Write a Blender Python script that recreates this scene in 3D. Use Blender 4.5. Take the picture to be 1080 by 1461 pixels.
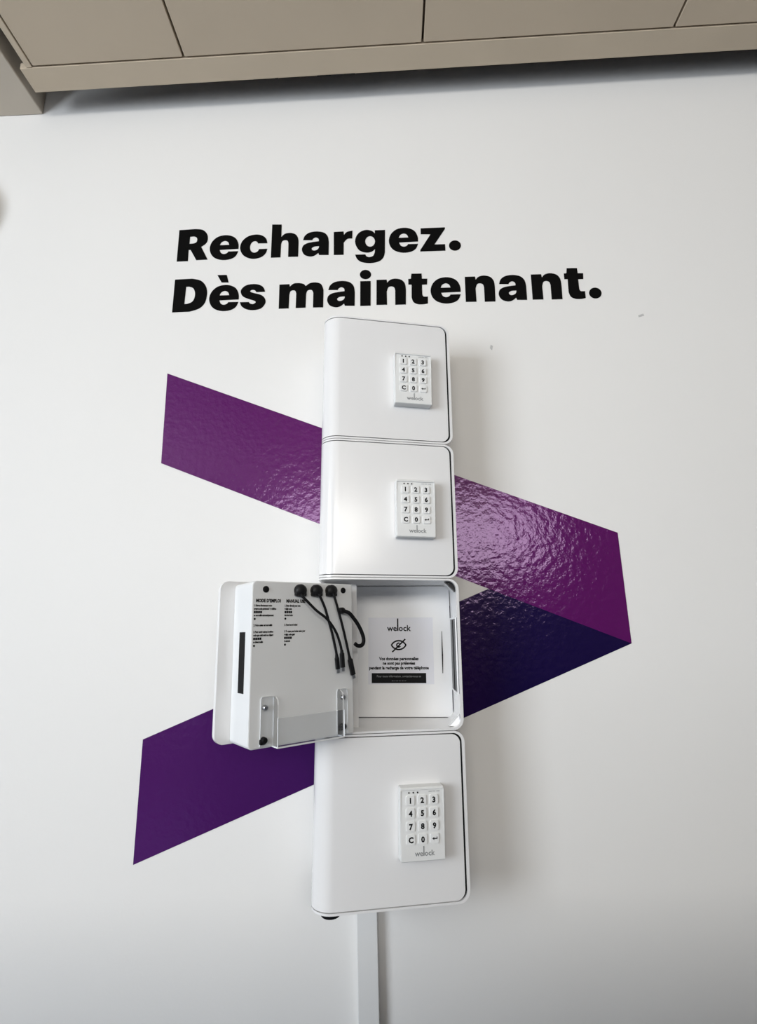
import bpy, bmesh, math, random
from mathutils import Vector, Matrix

# ------------------------------------------------------------------ reset
for o in list(bpy.data.objects):
    bpy.data.objects.remove(o, do_unlink=True)
S = bpy.context.scene
COL = S.collection
RAD = math.radians

# ------------------------------------------------------------------ camera
cam_data = bpy.data.cameras.new('camera')
cam = bpy.data.objects.new('camera', cam_data)
COL.objects.link(cam)
S.camera = cam
cam_data.sensor_fit = 'HORIZONTAL'
cam_data.sensor_width = 36.0
cam_data.lens = 36.0 * 730.0 / 1080.0
cam_data.clip_start = 0.02
_p, _y, _r = RAD(13.12), RAD(-1.09), RAD(-1.55)
fwd = Vector((math.sin(_y) * math.cos(_p), math.cos(_y) * math.cos(_p), math.sin(_p)))
rgt = Vector((math.cos(_y), -math.sin(_y), 0))
upv = rgt.cross(fwd)
r2 = rgt * math.cos(_r) + upv * math.sin(_r)
u2 = upv * math.cos(_r) - rgt * math.sin(_r)
CM = Matrix((r2, u2, -fwd)).transposed().to_4x4()
CM.translation = (0, -1.15, 1.5)
cam.matrix_world = CM

# ------------------------------------------------------------------ world, light, exposure
W = bpy.data.worlds.new('sky')
S.world = W
W.use_nodes = True
W.node_tree.nodes['Background'].inputs[0].default_value = (0.80, 0.90, 1.0, 1)
W.node_tree.nodes['Background'].inputs[1].default_value = 1.0
vs = S.view_settings
vs.view_transform = 'Standard'
vs.look = 'None'
vs.gamma = 1.0
vs.use_curve_mapping = False
vs.exposure = 0.20


def area(name, loc, rot, sx, sy, power, color):
    l = bpy.data.lights.new(name, 'AREA')
    l.shape = 'RECTANGLE'
    l.size, l.size_y, l.energy, l.color = sx, sy, power, color
    o = bpy.data.objects.new(name, l)
    COL.objects.link(o)
    o.location, o.rotation_euler = loc, rot
    return o


# daylight entering by the window in the left wall and by the high window behind the camera
area('daylight_left', (-2.68, -3.05, 1.875), (0, RAD(-90), 0), 1.65, 2.5, 139, (0.885, 0.940, 1.0))
area('daylight_rear', (0.20, -4.58, 2.53), (RAD(90), 0, 0), 3.0, 0.75, 62, (1.0, 0.95, 0.87))


# ------------------------------------------------------------------ materials
def mat(name, color, rough=0.5, spec=0.5, metal=0.0, coat=0.0, bump=None, var=None, **kw):
    m = bpy.data.materials.new(name)
    m.use_nodes = True
    nt = m.node_tree
    b = nt.nodes['Principled BSDF']
    b.inputs['Base Color'].default_value = (*color, 1)
    b.inputs['Roughness'].default_value = rough
    b.inputs['Specular IOR Level'].default_value = spec
    b.inputs['Metallic'].default_value = metal
    b.inputs['Coat Weight'].default_value = coat
    b.inputs['Coat Roughness'].default_value = 0.12
    tc = nt.nodes.new('ShaderNodeTexCoord')
    if var:
        n = nt.nodes.new('ShaderNodeTexNoise')
        n.inputs['Scale'].default_value = var[0]
        n.inputs['Detail'].default_value = 4
        r = nt.nodes.new('ShaderNodeValToRGB')
        a = var[1]
        r.color_ramp.elements[0].position, r.color_ramp.elements[1].position = 0.3, 0.7
        r.color_ramp.elements[0].color = (*[c * (1 - a) for c in color], 1)
        r.color_ramp.elements[1].color = (*[min(1, c * (1 + a)) for c in color], 1)
        nt.links.new(tc.outputs['Object'], n.inputs['Vector'])
        nt.links.new(n.outputs['Fac'], r.inputs['Fac'])
        nt.links.new(r.outputs['Color'], b.inputs['Base Color'])
    if bump:
        n = nt.nodes.new('ShaderNodeTexNoise')
        n.inputs['Scale'].default_value = bump[0]
        n.inputs['Detail'].default_value = bump[2] if len(bump) > 2 else 3
        bp = nt.nodes.new('ShaderNodeBump')
        bp.inputs['Strength'].default_value = bump[1]
        bp.inputs['Distance'].default_value = bump[3] if len(bump) > 3 else 0.001
        nt.links.new(tc.outputs['Object'], n.inputs['Vector'])
        nt.links.new(n.outputs['Fac'], bp.inputs['Height'])
        nt.links.new(bp.outputs['Normal'], b.inputs['Normal'])
    return m


M = {}
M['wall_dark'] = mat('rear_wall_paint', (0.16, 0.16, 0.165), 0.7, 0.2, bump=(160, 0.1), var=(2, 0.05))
M['screen'] = mat('screen_fabric', (0.07, 0.085, 0.13), 0.95, 0.1, bump=(500, 0.4), var=(60, 0.1))
M['wall'] = mat('wall_paint', (0.80, 0.795, 0.782), 0.6, 0.3, bump=(160, 0.12), var=(1.2, 0.012))
M['ceil'] = mat('ceiling_panel_paint', (0.56, 0.47, 0.36), 0.65, 0.2, bump=(300, 0.05), var=(3, 0.03))
M['ctrim'] = mat('ceiling_trim_paint', (0.58, 0.49, 0.375), 0.6, 0.25, var=(5, 0.03))
M['soffit'] = mat('soffit_paint', (0.56, 0.50, 0.42), 0.6, 0.2, var=(4, 0.03))
M['plenum'] = mat('plenum_board', (0.12, 0.092, 0.065), 0.9, 0.1, var=(6, 0.1))
M['floor'] = mat('blue_grey_carpet', (0.10, 0.13, 0.19), 0.95, 0.1, bump=(400, 0.5), var=(30, 0.12))
M['white'] = mat('locker_white', (0.80, 0.80, 0.805), 0.22, 0.5, coat=0.25, bump=(30, 0.02), var=(8, 0.006))
M['inner'] = mat('locker_inner_white', (0.90, 0.905, 0.915), 0.42, 0.4, var=(9, 0.01))
M['liner'] = mat('liner_grey_white', (0.765, 0.78, 0.79), 0.45, 0.4, var=(12, 0.01))
M['keypad'] = mat('keypad_white', (0.77, 0.78, 0.775), 0.42, 0.4, var=(40, 0.01))
M['key'] = mat('key_white', (0.80, 0.81, 0.81), 0.45, 0.4, var=(40, 0.01))
M['ink'] = mat('black_print', (0.007, 0.007, 0.008), 0.6, 0.12, var=(50, 0.1))
M['grey_ink'] = mat('grey_print', (0.25, 0.26, 0.27), 0.5, 0.3, var=(50, 0.1))
M['pale_ink'] = mat('pale_print', (0.30, 0.31, 0.32), 0.5, 0.3, var=(50, 0.1))
M['vinyl_black'] = mat('black_vinyl', (0.004, 0.004, 0.004), 0.55, 0.04, bump=(120, 0.1))
M['rubber'] = mat('black_rubber', (0.006, 0.006, 0.007), 0.6, 0.15, bump=(200, 0.1))
M['plastic'] = mat('black_plastic', (0.009, 0.009, 0.010), 0.45, 0.25, bump=(90, 0.05))
M['steel'] = mat('steel', (0.50, 0.51, 0.53), 0.28, 0.5, metal=1.0, bump=(150, 0.05))
M['slot'] = mat('slot_grey', (0.16, 0.165, 0.17), 0.5, 0.4, var=(30, 0.1))
M['paper'] = mat('white_sticker', (0.80, 0.81, 0.87), 0.4, 0.4, var=(14, 0.01))
M['trunk'] = mat('trunking_white', (0.74, 0.745, 0.74), 0.45, 0.4, var=(6, 0.01))
M['scuff'] = mat('wall_scuff', (0.50, 0.50, 0.50), 0.7, 0.2, var=(60, 0.2))
M['edge'] = mat('acrylic_edge', (0.80, 0.82, 0.84), 0.25, 0.5, var=(30, 0.03))


def vinyl(name, c0, c1, x0, x1):
    """Glossy printed film, a printed colour gradient along the band, orange-peel surface."""
    m = mat(name, c0, 0.13, 0.5, bump=(62, 0.52, 3, 0.002))
    m.node_tree.nodes['Principled BSDF'].inputs['Specular Tint'].default_value = (0.86, 0.62, 1.0, 1)
    nt = m.node_tree
    b = nt.nodes['Principled BSDF']
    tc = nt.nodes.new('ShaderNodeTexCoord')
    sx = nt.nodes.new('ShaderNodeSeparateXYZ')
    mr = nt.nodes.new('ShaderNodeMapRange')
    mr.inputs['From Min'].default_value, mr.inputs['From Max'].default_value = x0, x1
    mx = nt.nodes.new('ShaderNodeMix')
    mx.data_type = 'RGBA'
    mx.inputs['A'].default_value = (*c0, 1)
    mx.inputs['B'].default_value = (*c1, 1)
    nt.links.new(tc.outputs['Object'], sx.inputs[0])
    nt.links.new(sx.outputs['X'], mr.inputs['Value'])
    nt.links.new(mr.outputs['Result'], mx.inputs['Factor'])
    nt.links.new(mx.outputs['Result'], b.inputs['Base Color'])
    return m


M['violet'] = vinyl('violet_vinyl', (0.088, 0.006, 0.104), (0.096, 0.007, 0.098), -0.55, 0.5)
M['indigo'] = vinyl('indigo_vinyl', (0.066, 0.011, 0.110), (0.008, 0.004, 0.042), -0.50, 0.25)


def acrylic():
    m = bpy.data.materials.new('clear_acrylic')
    m.use_nodes = True
    nt = m.node_tree
    nt.nodes.remove(nt.nodes['Principled BSDF'])
    out = nt.nodes['Material Output']
    tr = nt.nodes.new('ShaderNodeBsdfTransparent')
    tr.inputs[0].default_value = (0.972, 0.976, 0.98, 1)
    gl = nt.nodes.new('ShaderNodeBsdfGlossy')
    gl.inputs['Roughness'].default_value = 0.04
    lw = nt.nodes.new('ShaderNodeLayerWeight')
    lw.inputs['Blend'].default_value = 0.12
    fr = nt.nodes.new('ShaderNodeMath')
    fr.operation = 'MULTIPLY_ADD'
    fr.inputs[1].default_value = 0.16
    fr.inputs[2].default_value = 0.03
    nt.links.new(lw.outputs['Facing'], fr.inputs[0])
    mx = nt.nodes.new('ShaderNodeMixShader')
    nt.links.new(fr.outputs[0], mx.inputs[0])
    nt.links.new(tr.outputs[0], mx.inputs[1])
    nt.links.new(gl.outputs[0], mx.inputs[2])
    nt.links.new(mx.outputs[0], out.inputs['Surface'])
    return m


M['acrylic'] = acrylic()


# ------------------------------------------------------------------ helpers
def link(name, mesh, m, parent=None, ml=None, smooth=False):
    if m is not None:
        mesh.materials.clear()
        mesh.materials.append(m)
    if smooth:
        for p in mesh.polygons:
            p.use_smooth = True
        try:
            mesh.set_sharp_from_angle(angle=RAD(35))
        except Exception:
            pass
    mesh.name = name
    o = bpy.data.objects.new(name, mesh)
    COL.objects.link(o)
    if parent is not None:
        o.parent = parent
    if ml is not None:
        o.matrix_local = ml
    return o


def empty(name, mw):
    o = bpy.data.objects.new(name, None)
    o.empty_display_size = 0.05
    COL.objects.link(o)
    o.matrix_world = mw
    return o


def tag(o, label=None, cat=None, group=None, kind=None):
    for k, v in (('label', label), ('category', cat), ('group', group), ('kind', kind)):
        if v:
            o[k] = v
    return o


def fin(bm):
    bmesh.ops.remove_doubles(bm, verts=bm.verts, dist=1e-7)
    bmesh.ops.recalc_face_normals(bm, faces=bm.faces)
    me = bpy.data.meshes.new('m')
    bm.to_mesh(me)
    bm.free()
    return me


def add_box(bm, a, b, bevel=0.0, seg=2):
    x0, y0, z0 = a
    x1, y1, z1 = b
    r = bmesh.ops.create_cube(bm, size=1.0)
    vs_ = r['verts']
    for v in vs_:
        v.co = Vector(((x0 + x1) / 2 + v.co.x * abs(x1 - x0), (y0 + y1) / 2 + v.co.y * abs(y1 - y0), (z0 + z1) / 2 + v.co.z * abs(z1 - z0)))
    if bevel:
        es = list({e for v in vs_ for e in v.link_edges})
        bmesh.ops.bevel(bm, geom=es, offset=bevel, segments=seg, affect='EDGES', profile=0.5)


def box_mesh(a, b, bevel=0.0, seg=2):
    bm = bmesh.new()
    add_box(bm, a, b, bevel, seg)
    return fin(bm)


def add_prism(bm, pts, axis, t0, t1):
    """Extrude a closed 2D outline; axis 'y': pts are (x,z); axis 'z': pts are (x,y); axis 'x': pts are (y,z)."""
    def P(p, t):
        return (p[0], t, p[1]) if axis == 'y' else ((p[0], p[1], t) if axis == 'z' else (t, p[0], p[1]))
    a = [bm.verts.new(P(p, t0)) for p in pts]
    b = [bm.verts.new(P(p, t1)) for p in pts]
    n = len(pts)
    bm.faces.new(a)
    bm.faces.new(b[::-1])
    for i in range(n):
        bm.faces.new((a[i], b[i], b[(i + 1) % n], a[(i + 1) % n]))


def prism(pts, axis, t0, t1):
    bm = bmesh.new()
    add_prism(bm, pts, axis, t0, t1)
    return fin(bm)


def rrect(x0, z0, x1, z1, r, n=6):
    """Rounded rectangle outline; r may be one radius or four (bl, br, tr, tl)."""
    rs = [r] * 4 if not isinstance(r, (list, tuple)) else r
    out = []
    for (cx, cz, a0), q in zip(((x0, z0, 180), (x1, z0, 270), (x1, z1, 0), (x0, z1, 90)), rs):
        sx = 1 if cx == x0 else -1
        sz = 1 if cz == z0 else -1
        if q <= 0:
            out.append((cx, cz))
            continue
        for i in range(n + 1):
            a = RAD(a0 + 90 * i / n)
            out.append((cx + sx * q + q * math.cos(a), cz + sz * q + q * math.sin(a)))
    return out


def add_lathe(bm, prof, n, mtx):
    """prof: (radius, height) pairs turned about the local z axis, then moved by mtx."""
    rings = []
    for r, h in prof:
        if r < 1e-7:
            rings.append([bm.verts.new(mtx @ Vector((0, 0, h)))])
        else:
            rings.append([bm.verts.new(mtx @ Vector((r * math.cos(2 * math.pi * i / n), r * math.sin(2 * math.pi * i / n), h))) for i in range(n)])
    for a, b in zip(rings, rings[1:]):
        for i in range(n):
            j = (i + 1) % n
            f = [a[i % len(a)], a[j % len(a)], b[j % len(b)], b[i % len(b)]]
            f = [v for k, v in enumerate(f) if v not in f[:k]]
            if len(f) > 2:
                bm.faces.new(f)


def lathe(prof, n, mtx):
    bm = bmesh.new()
    add_lathe(bm, prof, n, mtx)
    return fin(bm)


def spline(pts, per=6):
    P = [Vector(p) for p in pts]
    out = []
    for i in range(len(P) - 1):
        p0, p1, p2, p3 = P[max(i - 1, 0)], P[i], P[i + 1], P[min(i + 2, len(P) - 1)]
        for j in range(per):
            t = j / per
            out.append(0.5 * ((2 * p1) + (p2 - p0) * t + (2 * p0 - 5 * p1 + 4 * p2 - p3) * t * t + (3 * p1 - p0 - 3 * p2 + p3) * t ** 3))
    out.append(P[-1])
    return out


def add_tube(bm, path, rad, n=10):
    rings = []
    for i, p in enumerate(path):
        t = (path[min(i + 1, len(path) - 1)] - path[max(i - 1, 0)]).normalized()
        s = t.cross(Vector((0.31, 1, 0.17))).normalized()
        b = t.cross(s)
        r = rad(i / (len(path) - 1)) if callable(rad) else rad
        rings.append([bm.verts.new(p + (s * math.cos(2 * math.pi * k / n) + b * math.sin(2 * math.pi * k / n)) * r) for k in range(n)])
    for a, b in zip(rings, rings[1:]):
        for k in range(n):
            bm.faces.new((a[k], a[(k + 1) % n], b[(k + 1) % n], b[k]))
    bm.faces.new(rings[0][::-1])
    bm.faces.new(rings[-1])


def curve_mesh(outlines, depth):
    """Filled flat shape with holes from closed outlines (x, y), thickness depth, in the xy plane."""
    c = bpy.data.curves.new('tmp', 'CURVE')
    c.dimensions = '2D'
    c.fill_mode = 'BOTH'
    c.extrude = depth / 2
    for pts in outlines:
        s = c.splines.new('POLY')
        s.points.add(len(pts) - 1)
        for p, q in zip(s.points, pts):
            p.co = (q[0], q[1], 0, 1)
        s.use_cyclic_u = True
    return curve_to_mesh(c)


def curve_to_mesh(c):
    o = bpy.data.objects.new('tmp', c)
    COL.objects.link(o)
    dg = bpy.context.evaluated_depsgraph_get()
    dg.update()
    me = bpy.data.meshes.new_from_object(o.evaluated_get(dg))
    bpy.data.objects.remove(o, do_unlink=True)
    bpy.data.curves.remove(c)
    return me


def text_mesh(txt, size, align='CENTER', bold=0.0, depth=0.0003, sx=1.0, line=1.0):
    c = bpy.data.curves.new('tmp', 'FONT')
    c.body = txt
    c.size = size
    c.align_x = align
    c.offset = bold
    c.extrude = depth / 2
    c.resolution_u = 2
    c.space_line = line
    me = curve_to_mesh(c)
    if sx != 1.0:
        me.transform(Matrix.Diagonal((sx, 1, 1, 1)))
    return me


def merged(parts):
    """Join (mesh, matrix) pairs into one mesh."""
    bm = bmesh.new()
    for me, mx in parts:
        me.transform(mx)
        bm.from_mesh(me)
        bpy.data.meshes.remove(me)
    me = bpy.data.meshes.new('m')
    bm.to_mesh(me)
    bm.free()
    return me


T = Matrix.Translation
FACE = Matrix.Rotation(RAD(90), 4, 'X')          # xy plane -> xz plane seen from -y
BACK = Matrix(((-1, 0, 0, 0), (0, 0, 1, 0), (0, 1, 0, 0), (0, 0, 0, 1)))   # xy plane -> xz plane seen from +y

# ------------------------------------------------------------------ the room
XL, XR, YB, ZT = -2.6, 2.6, -4.5, 3.35
wall = link('wall_back', box_mesh((XL - .1, 0, 0), (XR + .1, 0.12, ZT)), M['wall'])
tag(wall, kind='structure', label='white painted wall behind the lockers')
for pts in ([(0.641, 2.246), (0.655, 2.250), (0.653, 2.256), (0.640, 2.251)], [(0.265, 2.176), (0.270, 2.170), (0.273, 2.181), (0.268, 2.185)]):
    link('scuff', prism(pts, 'y', -0.0003, 0.001), M['scuff'], wall)
tag(link('floor', box_mesh((XL - .1, YB - .1, -0.1), (XR + .1, 0.12, 0)), M['floor']), kind='structure')
tag(link('wall_right', box_mesh((XR, YB - .1, 0), (XR + .1, 0, ZT)), M['wall_dark']), kind='structure')


def pierced(name, lo, hi, hole, axis):
    """Wall slab with one window opening, from four boxes; hole = (a0, a1, z0, z1) along the wall."""
    bm = bmesh.new()
    a0, a1, z0, z1 = hole
    if axis == 'y':
        add_box(bm, lo, (hi[0], a0, hi[2]))
        add_box(bm, (lo[0], a1, lo[2]), hi)
        add_box(bm, (lo[0], a0, lo[2]), (hi[0], a1, z0))
        add_box(bm, (lo[0], a0, z1), (hi[0], a1, hi[2]))
    else:
        add_box(bm, lo, (a0, hi[1], hi[2]))
        add_box(bm, (a1, lo[1], lo[2]), hi)
        add_box(bm, (a0, lo[1], lo[2]), (a1, hi[1], z0))
        add_box(bm, (a0, lo[1], z1), (a1, hi[1], hi[2]))
    return tag(link(name, fin(bm), M['wall_dark']), kind='structure')


pierced('wall_left', (XL - .1, YB - .1, 0), (XL, 0, ZT), (-4.3, -1.8, 1.05, 2.7), 'y')
pierced('wall_front', (XL, YB - .1, 0), (XR, YB, ZT), (-1.3, 1.7, 2.155, 2.905), 'x')
bm = bmesh.new()
for a, b in (((-4.3, 1.05), (-1.8, 1.09)), ((-4.3, 2.66), (-1.8, 2.7)), ((-4.3, 1.09), (-4.26, 2.66)), ((-1.84, 1.09), (-1.8, 2.66)), ((-3.07, 1.09), (-3.03, 2.66))):
    add_box(bm, (XL - .07, a[0], a[1]), (XL - .02, b[0], b[1]))
tag(link('window_1', fin(bm), M['white']), kind='structure')
bm = bmesh.new()
for a, b in (((-1.3, 2.155), (1.7, 2.185)), ((-1.3, 2.875), (1.7, 2.905)), ((-1.3, 2.185), (-1.27, 2.875)), ((1.67, 2.185), (1.7, 2.875)), ((0.185, 2.185), (0.215, 2.875))):
    add_box(bm, (a[0], YB - .07, a[1]), (b[0], YB - .02, b[1]))
tag(link('window_2', fin(bm), M['white']), kind='structure')

# suspended ceiling: panels and edge strip hang level with each other, a shadow gap runs along the wall
CEIL = T((0, 0, 2.9757)) @ Matrix.Rotation(-0.01648, 4, 'Y')
ceiling = link('ceiling', box_mesh((-2.55, YB + .02, 0.20), (2.55, -0.004, 0.23)), M['plenum'], None, CEIL)
tag(ceiling, kind='structure', label='beige suspended ceiling of large metal panels')
gap = 0.0030
xs = [-0.8935, -0.4943, 0.1271, 0.7722, 1.4065, 2.0407]
xs.append(2.55)
ys = [-0.1323, -1.36, -2.61, -3.86, YB + .02]
for a, b in zip(xs, xs[1:]):
    for c, d in zip(ys, ys[1:]):
        link('ceiling_panel', box_mesh((a + gap, d + gap, 0.0), (b - gap, c - gap, 0.02), 0.001, 1), M['ceil'], ceiling)
t1 = link('trim_1', box_mesh((-0.9278, -0.1314, -0.001), (2.55, -0.0700, 0.018), 0.0008, 1), M['ctrim'], None, CEIL)
tag(t1, kind='structure', label='beige edge strip of the ceiling along the wall')
bm = bmesh.new()
for a, b, h in ((-0.155, -0.118, .0016), (-0.118, -0.082, .0010), (-0.082, -0.052, .0018), (-0.27, -0.262, .001)):
    add_box(bm, (a, -0.0708, -0.0012 - h * .5), (b, -0.0688, 0.004))
link('chipped_edge', fin(bm), M['rubber'], t1)
t2 = link('trim_2', box_mesh((-0.9097, YB + .02, -0.001), (-0.8944, -0.1323, 0.018), 0.0008, 1), M['ctrim'], None, CEIL)
tag(t2, kind='structure', label='beige edge strip of the ceiling beside the soffit')
so = link('trim_3', box_mesh((XL, YB, 2.9725), (-0.955, 0, 3.12), 0.002, 1), M['soffit'])
tag(so, kind='structure', label='beige soffit panel in the upper left corner')
GLYPHS={'R':[[[12,972],[452,985],[502,979],[574,971],[637,953],[685,921],[725,880],[756,835],[777,787],[788,735],[792,683],[790,631],[780,579],[759,532],[718,488],[666,449],[628,423],[818,23],[517,20],[347,343],[298,343],[297,0],[0,0]],[[313,752],[416,758],[435,752],[461,742],[483,726],[498,704],[508,677],[512,648],[509,619],[501,589],[487,565],[464,549],[436,540],[416,534],[307,531]]],'e':[[[763,314],[765,352],[766,405],[760,461],[745,518],[722,577],[692,628],[656,667],[612,697],[565,721],[513,739],[456,750],[397,753],[333,748],[266,734],[206,711],[152,676],[104,631],[64,580],[33,521],[11,455],[0,389],[1,323],[13,257],[35,197],[65,144],[105,96],[154,56],[217,25],[290,2],[363,-11],[435,-12],[507,-3],[571,13],[623,36],[666,65],[701,101],[728,149],[747,202],[760,240],[499,242],[491,229],[480,210],[463,193],[439,181],[409,172],[381,170],[354,176],[327,189],[304,208],[287,239],[273,277],[264,305]],[[263,447],[271,472],[283,505],[301,534],[329,555],[363,571],[396,578],[427,571],[457,554],[482,533],[497,503],[507,470],[513,446]]],'c':[[[722,451],[716,485],[708,534],[692,580],[669,618],[638,653],[600,683],[552,707],[497,725],[436,734],[367,731],[292,719],[223,696],[161,659],[103,610],[58,554],[26,489],[7,416],[0,345],[8,277],[30,211],[60,152],[98,105],[145,66],[196,35],[249,11],[306,-5],[365,-12],[430,-8],[497,5],[556,26],[606,58],[648,97],[681,140],[703,189],[717,241],[726,277],[506,279],[498,259],[486,230],[467,206],[439,189],[405,176],[372,174],[342,185],[313,205],[291,234],[275,271],[265,316],[263,361],[270,406],[284,450],[302,486],[326,510],[354,525],[381,532],[405,531],[428,522],[447,510],[459,492],[467,472],[473,458]]],'h':[[[15,1027],[271,1014],[265,624],[288,651],[321,689],[360,719],[405,734],[456,741],[506,740],[555,731],[603,713],[644,688],[674,653],[697,610],[713,566],[722,517],[725,467],[726,432],[718,0],[455,7],[457,417],[453,441],[447,474],[436,500],[418,515],[395,523],[371,526],[344,522],[316,513],[294,496],[279,465],[270,426],[264,398],[252,0],[0,1]]],'a':[[[29,500],[39,535],[53,585],[76,631],[108,667],[148,699],[197,724],[260,741],[332,750],[402,751],[470,742],[536,725],[591,699],[632,664],[664,621],[687,573],[701,513],[707,448],[710,403],[702,13],[451,25],[432,89],[406,67],[370,36],[331,11],[294,-4],[254,-12],[212,-11],[163,0],[111,20],[68,48],[36,88],[13,136],[0,185],[0,233],[11,282],[30,323],[58,354],[95,377],[138,397],[191,412],[250,422],[306,431],[360,437],[411,441],[446,444],[446,466],[444,498],[436,526],[417,546],[392,561],[366,569],[341,564],[317,550],[296,535],[284,519],[275,501],[270,489]],[[451,295],[418,295],[372,294],[331,289],[300,277],[275,260],[259,242],[255,223],[260,203],[271,186],[287,174],[308,166],[331,164],[357,168],[384,178],[408,191],[425,207],[437,226],[446,245],[450,263],[451,282]]],'r':[[[5,713],[265,717],[276,609],[292,634],[317,668],[350,696],[400,713],[460,724],[502,731],[494,491],[457,492],[406,492],[359,481],[322,447],[289,403],[266,370],[258,0],[0,7]]],'g':[[[532,711],[804,711],[781,25],[772,-17],[759,-76],[737,-131],[707,-174],[668,-212],[618,-242],[551,-265],[472,-280],[393,-285],[312,-279],[231,-263],[163,-241],[115,-213],[79,-179],[50,-142],[27,-96],[11,-47],[0,-12],[269,-18],[274,-34],[283,-57],[297,-77],[318,-90],[345,-100],[374,-104],[406,-100],[441,-89],[470,-71],[491,-39],[506,2],[516,31],[524,138],[506,117],[479,88],[444,64],[402,48],[353,37],[299,38],[236,52],[169,78],[112,117],[69,175],[36,246],[14,315],[6,379],[9,442],[23,502],[46,561],[80,616],[122,662],[176,698],[238,723],[299,736],[357,732],[413,715],[459,694],[492,667],[515,637],[530,615]],[[530,369],[528,347],[524,326],[519,307],[511,288],[501,271],[490,255],[477,242],[462,231],[447,222],[432,216],[415,213],[398,212],[382,214],[365,219],[350,227],[335,237],[321,249],[309,264],[299,280],[290,299],[283,318],[278,338],[275,360],[274,381],[276,402],[279,423],[285,443],[293,462],[303,479],[314,495],[327,508],[341,520],[356,528],[372,534],[389,538],[406,539],[422,536],[439,531],[454,524],[469,513],[483,501],[495,486],[506,470],[515,451],[522,432],[526,411],[529,390]]],'z':[[[40,713],[681,713],[682,671],[378,199],[658,195],[656,0],[0,4],[2,45],[293,519],[35,532]]],'.':[[[310,135],[307,115],[302,95],[294,76],[284,59],[272,42],[258,28],[242,15],[224,5],[206,-3],[186,-9],[166,-12],[146,-12],[126,-10],[106,-5],[87,3],[70,12],[53,24],[39,38],[27,54],[16,72],[8,90],[3,109],[0,130],[0,150],[3,170],[8,190],[15,208],[25,226],[38,242],[52,257],[68,270],[86,280],[104,288],[124,294],[144,297],[164,297],[184,295],[204,290],[223,283],[241,273],[257,260],[271,246],[284,231],[294,213],[302,195],[307,175],[310,155]]],'D':[[[10,964],[460,975],[523,961],[610,940],[688,908],[744,864],[790,809],[827,747],[853,681],[869,608],[876,530],[873,441],[861,347],[838,263],[803,195],[757,138],[699,90],[614,52],[517,24],[448,5],[0,0]],[[316,739],[392,742],[423,732],[466,717],[504,691],[529,650],[549,598],[561,544],[564,487],[559,427],[548,376],[533,336],[513,304],[486,278],[448,257],[404,242],[373,232],[301,229]]],'`':[[[0,1056],[246,1051],[304,825],[119,833]]],'s':[[[645,515],[634,549],[618,597],[596,640],[569,671],[537,697],[497,718],[448,735],[392,746],[334,750],[270,747],[204,737],[145,719],[97,689],[56,650],[27,610],[13,570],[11,528],[18,488],[33,451],[56,416],[89,384],[134,356],[187,332],[239,310],[289,291],[338,275],[375,258],[398,241],[409,223],[409,205],[393,187],[366,170],[338,160],[309,164],[279,175],[256,188],[244,201],[239,215],[236,225],[0,230],[9,198],[24,154],[47,112],[80,79],[121,48],[168,23],[221,4],[281,-8],[343,-12],[411,-9],[481,2],[542,24],[590,63],[628,114],[654,164],[664,211],[662,257],[650,301],[629,342],[598,379],[559,412],[508,436],[450,454],[396,471],[348,487],[305,502],[273,516],[258,529],[255,542],[259,554],[269,565],[286,576],[306,582],[330,581],[357,574],[380,563],[396,546],[408,525],[416,510]]],'m':[[[4,705],[265,709],[274,634],[299,660],[334,696],[373,722],[416,733],[463,734],[508,732],[552,726],[594,716],[630,701],[656,680],[676,655],[689,637],[714,660],[750,691],[791,716],[837,729],[889,735],[939,734],[990,726],[1041,710],[1082,681],[1112,626],[1133,558],[1146,509],[1140,0],[879,5],[884,429],[877,451],[867,480],[854,504],[836,517],[814,524],[792,525],[769,520],[744,510],[725,491],[712,459],[704,420],[699,392],[688,8],[435,7],[444,419],[439,443],[431,478],[419,505],[401,519],[379,526],[357,526],[333,523],[309,514],[290,496],[277,459],[269,414],[264,381],[256,3],[0,2]]],'i':[[[10,723],[279,720],[265,0],[0,3]],[[294,911],[292,893],[288,876],[282,859],[273,844],[262,829],[249,817],[235,806],[219,796],[202,789],[184,785],[165,782],[146,782],[127,784],[108,788],[91,794],[74,803],[58,814],[44,826],[32,840],[22,855],[13,872],[8,889],[4,907],[3,924],[5,942],[9,959],[15,976],[24,992],[35,1006],[48,1019],[62,1030],[78,1039],[96,1046],[114,1051],[133,1054],[151,1054],[170,1052],[189,1048],[207,1041],[224,1032],[240,1022],[254,1009],[266,995],[276,980],[284,964],[290,946],[293,929]]],'n':[[[15,745],[277,743],[289,649],[306,673],[332,705],[365,732],[406,749],[453,761],[503,764],[557,757],[613,742],[662,718],[698,685],[726,643],[747,594],[757,529],[761,457],[762,405],[748,0],[478,2],[488,418],[484,443],[477,478],[465,508],[444,525],[418,537],[391,542],[364,541],[337,533],[314,514],[296,477],[282,428],[272,393],[270,11],[0,16]]],'t':[[[88,893],[352,887],[353,735],[492,729],[478,561],[348,561],[345,281],[349,261],[357,233],[373,212],[408,206],[452,206],[484,207],[479,12],[454,5],[418,-4],[377,-10],[330,-12],[278,-11],[231,-4],[189,10],[151,29],[120,55],[98,92],[84,135],[74,175],[70,209],[71,239],[72,260],[83,573],[0,576],[3,741],[69,745]]]}
LINE_ONE=[('R', -0.5354), ('e', -0.4494), ('c', -0.3687), ('h', -0.2863), ('a', -0.2046), ('r', -0.1208), ('g', -0.0649), ('e', 0.0247), ('z', 0.1055), ('.', 0.1812)]
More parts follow.
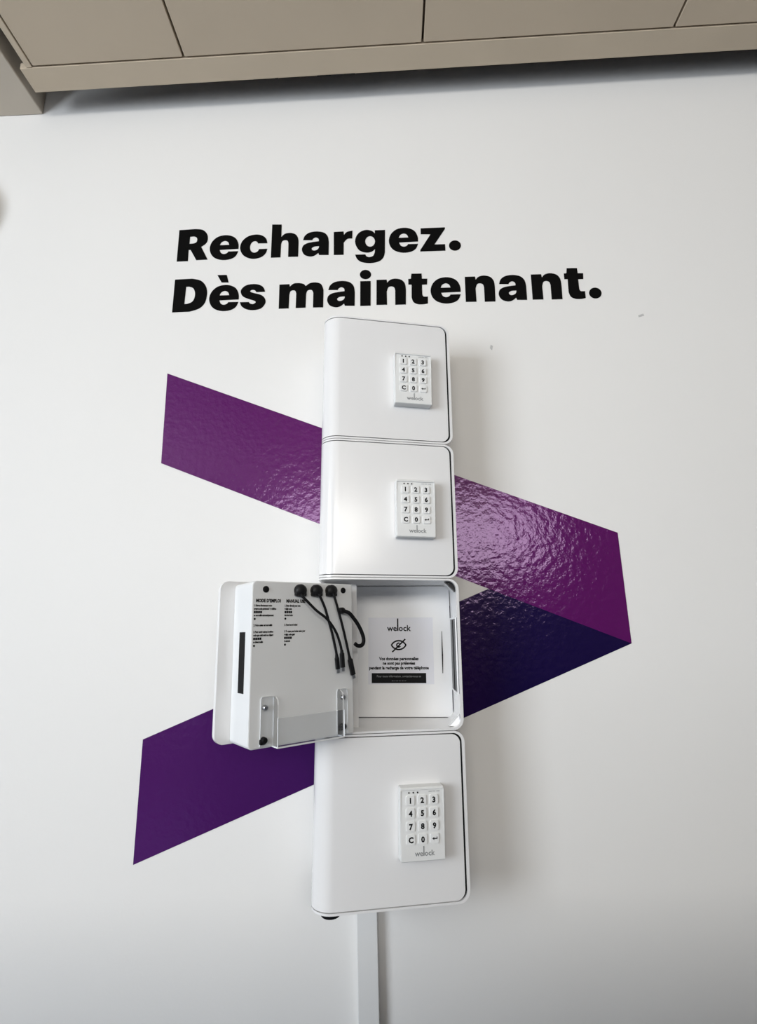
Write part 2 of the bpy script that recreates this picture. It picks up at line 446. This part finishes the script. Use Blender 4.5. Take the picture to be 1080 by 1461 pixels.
LINE_TWO=[('D', -0.5377), ('e', -0.4436), ('`', -0.4259), ('s', -0.3637), ('m', -0.2629), ('a', -0.1387), ('i', -0.0543), ('n', -0.0128), ('t', 0.0703), ('e', 0.1264), ('n', 0.2142), ('a', 0.2988), ('n', 0.383), ('t', 0.4683), ('.', 0.5262)]


# ------------------------------------------------------------------ wall lettering (cut black vinyl)
def lettering(root_name, label, chars, base, slope):
    root = empty(root_name, T((0, -0.0006, base)) @ Matrix.Rotation(slope, 4, 'Y'))
    tag(root, label, 'lettering')
    i = 0
    while i < len(chars):
        ch, x = chars[i]
        outl = [[(px / 1e4, pz / 1e4) for px, pz in o] for o in GLYPHS[ch]]
        if i + 1 < len(chars) and chars[i + 1][0] == '`':
            dx = chars[i + 1][1] - x
            outl += [[(px / 1e4 + dx, pz / 1e4) for px, pz in o] for o in GLYPHS['`']]
            i += 1
        me = curve_mesh(outl, 0.0008)
        me.transform(FACE)
        nm = 'full_stop' if ch == '.' else 'letter'
        link(nm, me, M['vinyl_black'], root, T((x, 0, 0)))
        i += 1
    return root


lettering('wall_lettering', 'upper line of bold black lettering on the wall reading Rechargez.', LINE_ONE, 2.4620, 0.0)
lettering('wall_lettering', 'lower line of bold black lettering on the wall reading Dès maintenant.', LINE_TWO, 2.3078, 0.0055)

# ------------------------------------------------------------------ purple chevron film
chev = empty('wall_graphic', T((0, 0, 0)))
tag(chev, 'large purple and indigo chevron film stuck on the wall behind the lockers', 'wall graphic')
violet_pts = [(-0.5381, 2.1390), (-0.5373, 1.9041), (0.2176, 1.5855), (0.5149, 1.4603), (0.5169, 1.7027)]
indigo_pts = [(-0.5329, 1.2905), (-0.5343, 1.0557), (0.5149, 1.4603), (0.2176, 1.5855)]
o = link('upper_band', prism(violet_pts, 'y', -0.0007, -0.0001), M['violet'], chev)
o['label'] = 'violet upper band'
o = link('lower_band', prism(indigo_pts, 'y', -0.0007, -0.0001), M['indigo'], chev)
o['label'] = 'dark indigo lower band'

# ------------------------------------------------------------------ cable trunking
tr = link('cable_trunking', prism(rrect(-0.0845, -0.020, -0.0450, -0.0002, [0.0015, 0.0015, 0, 0], 3), 'z', 0.002, 1.0345), M['trunk'])
tag(tr, 'white square cable trunking running down the wall below the lockers', 'trunking')

# ------------------------------------------------------------------ lockers
HB = 0.2822                    # height of one locker
ROLL = RAD(1.3)                # the column hangs slightly out of plumb
OX, OZ = -0.0155, 1.037
AX, AY, RR = -0.1035, -0.136, 0.035     # door pivot and radius of the rounded hinge side
TILT = math.atan2(0.056, 0.277)
XF = 0.2308                    # door length from the pivot to its free edge
TXP, TYP = AX + RR * math.sin(TILT), AY - RR * math.cos(TILT)


def yfront(x):
    if x >= TXP:
        return TYP + (x - TXP) * math.tan(TILT)
    return AY - math.sqrt(max(0.0, RR * RR - (x - AX) ** 2))


def c_shell(x0, x1, z0, z1, rad, ths, thr, yf, yb):
    """C-shaped shell, open to the left, front edge following the plan curve."""
    tops = [x0 + (AX - x0) * (1 - math.cos(math.pi / 2 * i / 10)) for i in range(11)] + [TXP, -0.05, 0.0, 0.05, x1 - rad - 0.01]
    outer = [(x, z1) for x in tops]
    inner = [(x, z1 - ths) for x in tops]
    n = 8
    for i in range(n + 1):
        a = RAD(90 - 90 * i / n)
        outer.append((x1 - rad + rad * math.cos(a), z1 - rad + rad * math.sin(a)))
        ri = rad - min(ths, thr)
        inner.append((x1 - thr - ri + ri * math.cos(a), z1 - ths - ri + ri * math.sin(a)))
    outer += [(x, z0 + z1 - z) for x, z in outer[::-1]]
    inner += [(x, z0 + z1 - z) for x, z in inner[::-1]]
    bm = bmesh.new()
    rows = []
    for (xo, zo), (xi, zi) in zip(outer, inner):
        rows.append([bm.verts.new(c) for c in ((xo, yb, zo), (xo, yf(xo), zo), (xi, yf(xi), zi), (xi, yb, zi))])
    for a, b in zip(rows, rows[1:]):
        for k in range(4):
            bm.faces.new((a[k], a[(k + 1) % 4], b[(k + 1) % 4], b[k]))
    bm.faces.new(rows[0])
    bm.faces.new(rows[-1][::-1])
    return fin(bm)


def door_mesh():
    """Door skin in the door frame: pivot at the origin, x to the free edge, y into the box, z up."""
    th, r, z0, z1 = 0.010, 0.016, 0.0060, HB - 0.0060
    cols = []
    for i in range(9):
        a = math.pi / 2 * i / 8
        x = XF - r + r * math.cos(a)
        dz = r - r * math.sin(a)
        if i == 0:
            dz = r
        cols.append((x, -RR, 0, 1, dz))
    for x in (0.16, 0.10, 0.05, 0.0):
        cols.append((x, -RR, 0, 1, 0))
    for i in range(1, 17):
        a = RAD(-90 - 112 * i / 16)
        cols.append((RR * math.cos(a), RR * math.sin(a), -math.cos(a), -math.sin(a), 0))
    bm = bmesh.new()
    rows = []
    for x, y, nx, ny, dz in cols:
        rows.append([bm.verts.new(c) for c in ((x, y, z0 + dz), (x, y, z1 - dz), (x + nx * th, y + ny * th, z1 - dz), (x + nx * th, y + ny * th, z0 + dz))])
    for a, b in zip(rows, rows[1:]):
        for k in range(4):
            bm.faces.new((a[k], a[(k + 1) % 4], b[(k + 1) % 4], b[k]))
    bm.faces.new(rows[0])
    bm.faces.new(rows[-1][::-1])
    return fin(bm)


casing_me = c_shell(-0.1385, 0.1385, 0.0006, HB - 0.0006, 0.020, 0.0036, 0.0054, yfront, -0.002)
gap_shade_me = c_shell(-0.128, 0.1333, 0.0041, HB - 0.0041, 0.0155, 0.006, 0.007, lambda x: yfront(max(x, -0.128)) + 0.006, -0.1)  # black strip that puts the shade into the gap around a closed door
for v in gap_shade_me.vertices:      # a shallow strip, not a tube
    if abs(v.co.y + 0.1) < 1e-6:
        v.co.y = yfront(max(v.co.x, -0.128)) + 0.011
side_me = box_mesh((-0.1385, -0.128, 0.006), (-0.1345, -0.002, HB - 0.006))
back_me = box_mesh((-0.134, -0.008, 0.0055), (0.1315, -0.002, HB - 0.0055))
door_me = door_mesh()

# keypad: built in its own frame, x right, z up, front face towards -y, back on y = 0
KW, KH, KD = 0.079, 0.1165, 0.019
bm = bmesh.new()
prof = [(0.0, 0.0), (-0.0175, 0.0), (-0.0190, 0.0012), (-0.0185, 0.1115), (-0.0205, 0.1125), (-0.0205, 0.1150), (-0.0190, KH), (0.0, KH)]
add_prism(bm, prof, 'x', -KW / 2, KW / 2)
bmesh.ops.bevel(bm, geom=[e for e in bm.edges if abs(e.verts[0].co.x - e.verts[1].co.x) < 1e-6], offset=0.0012, segments=2, affect='EDGES')
keypad_me = fin(bm)
bm = bmesh.new()
add_prism(bm, rrect(-0.0078, -0.0078, 0.0078, 0.0078, 0.0028, 3), 'y', -0.0022, 0.0008)
top = [e for e in bm.edges if all(abs(v.co.y + 0.0022) < 1e-6 for v in e.verts)]
bmesh.ops.bevel(bm, geom=top, offset=0.0006, segments=2, affect='EDGES')
key_me = fin(bm)
LEG = {}
for c in '1234567890C':
    me = text_mesh(c, 0.0122, 'CENTER', 0.00055, 0.0002)
    me.transform(FACE @ T((0, -0.0043, 0)))
    LEG[c] = me
ent = curve_mesh([[(-.0046, 0), (-.0012, .0024), (-.0012, .0008), (.0034, .0008), (.0034, .0028), (.0046, .0028), (.0046, -.0008), (-.0012, -.0008), (-.0012, -.0024)]], 0.0002)
ent.transform(FACE)
LEG['E'] = ent
dot_me = lathe([(0, 0), (0.0014, 0), (0.0014, 0.0004), (0, 0.0004)], 10, FACE)


def logo_mesh(size, bold, tall):
    a = text_mesh('we', size, 'RIGHT', bold, 0.0002)
    b = text_mesh('ock', size, 'LEFT', bold, 0.0002)
    w = size * 0.055 + bold * 1.4
    l = curve_mesh([[(-w, 0), (w, 0), (w, tall), (-w, tall)]], 0.0002)
    return merged([(a, T((-size * 0.11, 0, 0))), (b, T((size * 0.10, 0, 0))), (l, Matrix())])


klogo_me = logo_mesh(0.0120, 0.00015, 0.0150)
klogo_me.transform(FACE)
ktext_me = merged([(box_mesh((x, -0.0002, 0), (x + w, 0, 0.0009)), Matrix()) for x, w in ((-0.010, 0.006), (-0.003, 0.005), (0.004, 0.006))])


def copy_mesh_obj(name, me, parent, m, loc):
    if not me.materials:
        me.materials.append(m)
    o = bpy.data.objects.new(name, me)
    COL.objects.link(o)
    o.parent = parent
    o.location = loc
    return o


def add_keypad(root, dl):
    kp = copy_mesh_obj('keypad', keypad_me, root, M['keypad'], (0, 0, 0))
    kp.matrix_local = dl @ T((0.1515, -RR - 0.0002, 0.0785)) 
    yf = -0.0187
    for r_, row in enumerate(('123', '456', '789', 'C0E')):
        for c_, ch in enumerate(row):
            x, z = (c_ - 1) * 0.0212 - 0.0005, 0.0960 - r_ * 0.0205
            copy_mesh_obj('key', key_me, kp, M['key'], (x, yf, z))
            copy_mesh_obj('key_legend', LEG[ch], kp, M['ink'], (x, yf - 0.0023, z))
    for k in range(3):
        copy_mesh_obj('indicator_light', dot_me, kp, M['ink'], (-0.0238 + k * 0.0078, yf - 0.0002, 0.1080))
    copy_mesh_obj('maker_logo', klogo_me, kp, M['grey_ink'], (0.001, yf - 0.0005, 0.0085))
    copy_mesh_obj('maker_print', ktext_me, kp, M['pale_ink'], (0.0220, yf - 0.0001, 0.1082))
    return kp


DCLOSED = T((AX, AY, 0)) @ Matrix.Rotation(TILT, 4, 'Z')
LABELS = ['lowest white charging locker, closed, with keypad, above the cable trunking',
          'white charging locker standing open, with phone cables and a sticker inside',
          'closed white charging locker with keypad resting directly on the open one',
          'topmost white charging locker, closed, with keypad, just under the lettering']
roots = []
for k in range(4):
    mw = T((OX + math.sin(ROLL) * HB * k, 0, OZ + math.cos(ROLL) * HB * k)) @ Matrix.Rotation(ROLL, 4, 'Y')
    root = empty('charging_locker', mw)
    tag(root, LABELS[k], 'locker', 'charging lockers stacked in a column')
    roots.append(root)
    for nm, me, m in (('casing', casing_me, M['white']), ('side_panel', side_me, M['white']), ('back_panel', back_me, M['inner'])):
        copy_mesh_obj(nm, me, root, m, (0, 0, 0))
    if k == 1:
        continue
    copy_mesh_obj('gap_shade', gap_shade_me, root, M['rubber'], (0, 0, 0))['label'] = 'black strip standing in for the shade in the door gap'
    d = copy_mesh_obj('door', door_me, root, M['white'], (0, 0, 0))
    d.matrix_local = DCLOSED
    add_keypad(root, DCLOSED)
for me in (casing_me, door_me):
    for p in me.polygons:
        p.use_smooth = True
    me.set_sharp_from_angle(angle=RAD(30))

cap = link('pivot_cap', lathe([(0, 0), (0.0175, 0), (0.0175, -0.0055), (0.0160, -0.0078), (0, -0.0078)], 24, T((AX, AY - .013, 0.0008))), M['rubber'], roots[0], None, True)
cap['label'] = 'black round pivot cap under the hinge corner'

# ------------------------------------------------------------------ the open locker
L = roots[1]
ex, ey, ez = Vector((-0.78193, -0.62337, 0)), Vector((0.62337, -0.78193, 0)), Vector((0, 0, 1))
DW = Matrix((ex, ey, ez)).transposed().to_4x4()
DW.translation = (-0.10147, -0.12824, 1.3174)
sag = Matrix.Rotation(0.0, 4, 'Y')
DL = L.matrix_basis.inverted() @ DW @ sag
link('door', door_me.copy(), M['white'], L, DL)

TT, X0, X1, Z0, Z1 = 0.0498, 0.0035, 0.2048, 0.0062, 0.271
bm = bmesh.new()
# inner tray of the door: rounded box with slightly softened edges
add_prism(bm, rrect(X0, Z0, X1, Z1, [0.004, 0.008, 0.009, 0.004], 5), 'y', -RR + 0.0098, TT)
liner = link('door_liner', fin(bm), M['liner'], L, DL)
md = liner.modifiers.new('soft', 'BEVEL')
md.width, md.segments, md.limit_method, md.angle_limit = 0.002, 2, 'ANGLE', RAD(50)
liner['label'] = 'pale grey inner panel of the open door'
o = link('strike_slot', box_mesh((X1 - 0.001, 0.0040, 0.0888), (X1 + 0.0006, 0.0275, 0.1872), 0.0004, 1), M['rubber'], liner)
o['label'] = 'black latch slot in the edge of the door'


def on_panel(x, z, h=0.0):
    return T((x, TT + h, z)) @ Matrix.Rotation(RAD(-90), 4, 'X')     # local z -> out of the panel


for x, z, r in ((0.1800, 0.2571, 0.0057), (0.0239, 0.2590, 0.0054)):
    link('screw_cap', lathe([(0, 0.0022), (r * 0.6, 0.002), (r, 0.0008), (r, -0.001), (0, -0.001)], 18, on_panel(x, z)), M['rubber'], liner, None, True)

# printed instructions
COLS = [(0.2005, ["1. Entrez directement votre", "propre code personnel à 4 chiffres", "####", "se verrouille automatiquement", "*", "", "2. Votre casier est verrouillé", "", "3. Pour ouvrir entrez le même", "code que celui entré au départ", "####", "se déverrouille", "*"], "MODE D'EMPLOI"),
        (0.1445, ["1. Enter directly your own", "4-digit code", "####", "the box locks", "*", "", "2. Your box is locked", "", "3. To open your locker enter your", "4-digit code again", "####", "it unlocks", "*"], "MANUAL USE")]
for x, rows, head in COLS:
    parts = []
    h = text_mesh(head, 0.0075, 'LEFT', 0.00035, 0.0002, 0.82)
    parts.append((h, T((x - 0.0030, TT + 0.0002, 0.2355)) @ BACK))
    z = 0.2285
    for r_ in rows:
        if r_ == '####':
            for q in range(4):
                b = curve_mesh([[(0, -.0006), (.0031, -.0006), (.0031, .0033), (0, .0033)]], 0.0002)
                parts.append((b, T((x - q * 0.0037, TT + 0.0002, z)) @ BACK))
        elif r_ == '*':
            b = curve_mesh([[(0.0017 + .0017 * math.cos(a * .52), .001 + .0019 * math.sin(a * .52)) for a in range(12)]], 0.0002)
            parts.append((b, T((x, TT + 0.0002, z)) @ BACK))
        elif r_:
            s = text_mesh(r_, 0.0046, 'LEFT', 0.00022, 0.0002, 0.62)
            parts.append((s, T((x, TT + 0.0002, z)) @ BACK))
        z -= 0.0054
    o = link('instruction_print', merged(parts), M['ink'], liner)
    o['label'] = 'printed instructions headed ' + head

# charging cables: grommet on the panel, cord, plug with metal tip
def v(x, z, h):
    return Vector((x, TT + h, z))


def plug(parent, p, q, w, d):
    ax = (q - p)
    ln = ax.length
    zax = ax.normalized()
    yax = Vector((0, 1, 0))
    xax = yax.cross(zax).normalized()
    yax = zax.cross(xax)
    mx = Matrix((xax, yax, zax)).transposed().to_4x4()
    mx.translation = p
    bm = bmesh.new()
    add_prism(bm, rrect(-w / 2, -d / 2, w / 2, d / 2, d * 0.35, 3), 'z', 0, ln)
    bmesh.ops.transform(bm, matrix=mx, verts=bm.verts)
    o = link('plug', fin(bm), M['plastic'], parent)
    bm = bmesh.new()
    add_prism(bm, rrect(-w * .36, -d * .26, w * .36, d * .26, d * 0.12, 2), 'z', ln - 0.0003, ln + 0.0065)
    bmesh.ops.transform(bm, matrix=mx, verts=bm.verts)
    link('plug_tip', fin(bm), M['steel'], parent)


CABLES = [((0.1159, 0.2565), [(0.1175, 0.2460, .013), (0.1080, 0.2360, .016), (0.0922, 0.2213, .018), (0.0708, 0.2056, .020), (0.0519, 0.1836, .018), (0.0418, 0.1627, .016), (0.0375, 0.1480, .015)], (0.0352, 0.1215, .014), 0.0084, 'leftmost black charging cable'),
          ((0.0832, 0.2570), [(0.0812, 0.2465, .012), (0.0711, 0.2267, .012), (0.0639, 0.2058, .012), (0.0553, 0.1813, .011), (0.0468, 0.1507, .010), (0.0445, 0.1400, .009)], (0.0418, 0.1190, .008), 0.0080, 'middle black charging cable'),
          ((0.0521, 0.2575), [(0.0515, 0.2465, .013), (0.0413, 0.2120, .015), (0.0327, 0.1809, .016), (0.0241, 0.1500, .015), (0.0200, 0.1365, .014)], (0.0125, 0.1075, .013), 0.0096, 'black charging cable with silver plug nearest the locker')]
for (gx, gz), pts, end, w, lab in CABLES:
    bm = bmesh.new()
    path = spline([v(gx, gz - 0.003, 0.006)] + [v(*p) for p in pts], 6)
    add_tube(bm, path, 0.0024, 10)
    cord = link('charging_cable', fin(bm), M['rubber'], L, DL, True)
    cord['label'] = lab
    bm = bmesh.new()
    add_lathe(bm, [(0, 0.0125), (0.0068, 0.0118), (0.0098, 0.0095), (0.0110, 0.006), (0.0110, 0.0), (0, 0.0)], 20, on_panel(gx, gz))
    add_box(bm, (gx - 0.0108, TT, gz - 0.0100), (gx + 0.0108, TT + 0.0085, gz - 0.001), 0.002, 2)
    link('grommet', fin(bm), M['plastic'], cord, None, True)
    a = v(*pts[-1])
    e = v(*end)
    bm = bmesh.new()
    dirn = (e - a).normalized()
    add_tube(bm, [a - dirn * 0.004, a, a + dirn * 0.003], lambda t: 0.0027 + 0.0010 * t, 10)
    link('strain_relief', fin(bm), M['rubber'], cord, None, True)
    plug(cord, a + dirn * 0.002, e, w, 0.0052)

bm = bmesh.new()
add_tube(bm, spline([v(0.0305, 0.2215, .008), v(0.0230, 0.2185, .0125), v(0.0154, 0.2135, .013), v(0.0000, 0.1958, .013), v(-0.0100, 0.1776, .013), v(-0.0122, 0.1655, .013), v(-0.0080, 0.1585, .013), v(0.0000, 0.1575, .012), v(0.0065, 0.1618, .011)], 6), 0.0036, 10)
hook = link('flexible_hook', fin(bm), M['rubber'], L, DL, True)
hook['label'] = 'thick black flexible hook on the door edge'
link('hook_base', lathe([(0, 0.012), (0.0042, 0.0115), (0.0058, 0.009), (0.0058, 0), (0, 0)], 18, on_panel(0.0305, 0.2215)), M['plastic'], hook, None, True)

# clear acrylic phone tray screwed to the lower part of the panel
th = 0.0022
D1 = 0.020
bm = bmesh.new()
xa0, xa1 = 0.1620, 0.1850      # flange at the free side
xb0, xb1 = 0.0180, 0.0400      # flange at the hinge side
for x0_, x1_ in ((xa0, xa1), (xb0, xb1)):
    add_prism(bm, rrect(x0_, 0.0090, x1_, 0.0840, [0.001, 0.001, 0.004, 0.004], 4), 'y', TT + 0.0004, TT + th)
add_prism(bm, [(TT + 0.0006, 0.0090), (TT + D1, 0.0090), (TT + D1, 0.0720), (TT + D1 - 0.003, 0.0800), (TT + D1 - 0.009, 0.0838), (TT + 0.0006, 0.0838)], 'x', xa0, xa0 + th)
add_prism(bm, [(TT + 0.0006, 0.0090), (TT + D1, 0.0090), (TT + D1, 0.0720), (TT + D1 - 0.003, 0.0800), (TT + D1 - 0.009, 0.0838), (TT + 0.0006, 0.0838)], 'x', xb1 - th, xb1)
add_box(bm, (xb1 - th, TT + D1, 0.0090), (xa0 + th, TT + D1 + th, 0.0520))
add_box(bm, (xb1 - th, TT + 0.0006, 0.0068), (xa0 + th, TT + D1 + th, 0.0090))
tray = link('phone_tray', fin(bm), M['acrylic'], L, DL)
tray['label'] = 'clear acrylic phone tray'
me = tray.data
me.materials.append(M['edge'])
for p in me.polygons:
    if p.area < 0.00045 and min(me.edges[e].vertices and (me.vertices[me.edges[e].vertices[0]].co - me.vertices[me.edges[e].vertices[1]].co).length for e in [me.loops[l].edge_index for l in p.loop_indices]) < 0.0030:
        p.material_index = 1
for x, z in ((0.1785, 0.0676), (0.0290, 0.0700)):
    link('screw', lathe([(0, 0.0062), (0.0028, 0.0058), (0.0044, 0.0035), (0.0046, 0.0), (0, 0.0)], 16, on_panel(x, z, th)), M['steel'], tray, None, True)
for x, z in ((0.1800, 0.0190), (0.0300, 0.0215)):
    bm = bmesh.new()
    add_lathe(bm, [(0, 0.009), (0.0038, 0.0085), (0.0052, 0.006), (0.0052, 0.0), (0, 0.0)], 14, on_panel(x, z, th))
    add_box(bm, (x - 0.0022, TT + th, z - 0.0062), (x + 0.0072, TT + th + 0.006, z + 0.0020), 0.0018, 2)
    link('thumb_nut', fin(bm), M['rubber'], tray, None, True)

# sticker on the back panel
YS = -0.0083
SX, SZ = 0.0262, 0.1400         # centre of the sticker in the locker frame
stk = link('sticker', box_mesh((SX - 0.0720, YS, SZ - 0.0695), (SX + 0.0680, YS + 0.0004, SZ + 0.0695)), M['paper'], L)
stk['label'] = 'white privacy sticker inside the open locker'


def print_on(name, me, x, z, m):
    me.transform(T((x, YS - 0.0001, z)) @ FACE)
    return link(name, me, m, stk)


print_on('maker_logo', logo_mesh(0.0175, 0.00035, 0.0265), SX - 0.0080, SZ + 0.0410, M['ink'])
eye = []
def arc_band(cx, cz, r0, r1, a0, a1, n=14):
    return [(cx + r0 * math.cos(RAD(a0 + (a1 - a0) * i / n)), cz + r0 * math.sin(RAD(a0 + (a1 - a0) * i / n))) for i in range(n + 1)] + \
           [(cx + r1 * math.cos(RAD(a1 + (a0 - a1) * i / n)), cz + r1 * math.sin(RAD(a1 + (a0 - a1) * i / n))) for i in range(n + 1)]
ez_ = [(curve_mesh([arc_band(0, -0.0085, 0.0193, 0.0162, 28, 152)], 0.0002), Matrix()),
       (curve_mesh([arc_band(0, 0.0085, 0.0193, 0.0162, 208, 332)], 0.0002), Matrix()),
       (curve_mesh([arc_band(0, 0, 0.0056, 0.0028, 60, 330)], 0.0002), Matrix()),
       (curve_mesh([[(-0.0150, -0.0135), (-0.0128, -0.0155), (0.0155, 0.0115), (0.0134, 0.0138)]], 0.0002), Matrix())]
print_on('eye_icon', merged(ez_), SX - 0.0065, SZ + 0.0112, M['ink'])
tx = [(text_mesh('Vos données personnelles', 0.0088, 'CENTER', 0.00042, 0.0002, 0.90), T((0, 0.0, 0))),
      (text_mesh('ne sont pas prélevées', 0.0088, 'CENTER', 0.00042, 0.0002, 0.90), T((0, -0.0092, 0))),
      (text_mesh('pendant la recharge de votre téléphone', 0.0088, 'CENTER', 0.00042, 0.0002, 0.90), T((0, -0.0188, 0)))]
print_on('sticker_text', merged(tx), SX - 0.0065, SZ - 0.0200, M['ink'])
print_on('black_bar', curve_mesh([[(-0.0580, -0.0102), (0.0580, -0.0102), (0.0580, 0.0102), (-0.0580, 0.0102)]], 0.0002), SX - 0.0068, SZ - 0.0568, M['ink'])
tx = [(text_mesh('Pour toute information, contactez-nous au', 0.0062, 'CENTER', 0.0, 0.0002, 0.88), T((0, 0.0018, 0.0002))),
      (text_mesh('-- - -- -- -- --', 0.0062, 'CENTER', 0.0001, 0.0002, 1.0), T((0, -0.0070, 0.0002)))]
print_on('bar_text', merged(tx), SX - 0.0068, SZ - 0.0568, M['pale_ink'])

# cable slit in the back panel, latch slot in the side wall, corner gussets
o = link('cable_slit', prism([(0.1123, 0.0930), (0.1135, 0.0930), (0.1146, 0.1300), (0.1135, 0.1800), (0.1127, 0.1800), (0.1118, 0.1300)], 'y', -0.0087, -0.0079), M['ink'], L)
o['label'] = 'narrow dark slit in the back panel'
bm = bmesh.new()
yA, yB2, zA, zB = -0.1165, -0.0200, 0.0620, 0.2070
for a, b in (((yA, zA), (yB2, zA + .003)), ((yA, zB - .003), (yB2, zB)), ((yB2 - .003, zA + .003), (yB2, zB - .003)), ((yA, zA + .003), (yA + .003, zB - .003))):
    add_box(bm, (0.1298, a[0], a[1]), (0.1321, b[0], b[1]))
fr = link('latch_frame', fin(bm), M['inner'], L)
link('latch_slot', box_mesh((0.1310, yA + .002, zA + .002), (0.1320, yB2 - .002, zB - .002)), M['slot'], fr)
link('latch_bolt', box_mesh((0.1295, -0.0700, zA + .004), (0.1312, -0.0640, zB - .004)), M['plastic'], fr)
for z, s, m in ((HB - 0.0052, -1, M['plastic']), (0.0052, 1, M['inner'])):
    pts = [(0.1322, z), (0.1322 - 0.0200, z), (0.1322 - 0.016, z + s * 0.0030), (0.1322 - 0.0030, z + s * 0.0160), (0.1322, z + s * 0.0200)]
    link('corner_gusset', prism(pts if s > 0 else pts[::-1], 'y', -0.1120, -0.0960), m, L)

# ------------------------------------------------------------------ added screen, out of view, blocks light from the lower right wall
SCR = empty('shade_screen', T((0.25, -1.24, 0)))
tag(SCR, 'low dark blue screen added behind the viewer to shade the lower wall', 'shade screen')
link('fabric_panel', box_mesh((-1.08, -0.02, 0.12), (1.35, 0.02, 1.295), 0.006, 2), M['screen'], SCR)
link('frame_rail', box_mesh((-1.10, -0.022, 1.2955), (1.37, 0.022, 1.32), 0.004, 2), M['plastic'], SCR)
for x in (-0.95, 1.20):
    link('foot', box_mesh((x - 0.025, -0.22, 0.0), (x + 0.025, 0.22, 0.119), 0.006, 2), M['plastic'], SCR)

# ------------------------------------------------------------------ round fitting just beyond the left edge of the picture
RF = T((-1.172, -0.0005, 2.625)) @ FACE
fx = link('wall_fitting', lathe([(0, 0), (0.122, 0), (0.124, 0.030), (0.118, 0.060), (0.106, 0.068), (0, 0.070)], 40, RF), M['trunk'], None, None, True)
tag(fx, 'round white wall fitting just beyond the left edge, casting a soft shadow', 'wall fitting')
link('cover_ring', lathe([(0.060, 0.069), (0.074, 0.069), (0.074, 0.073), (0.060, 0.073), (0.060, 0.069)], 40, RF), M['white'], fx, None, True)
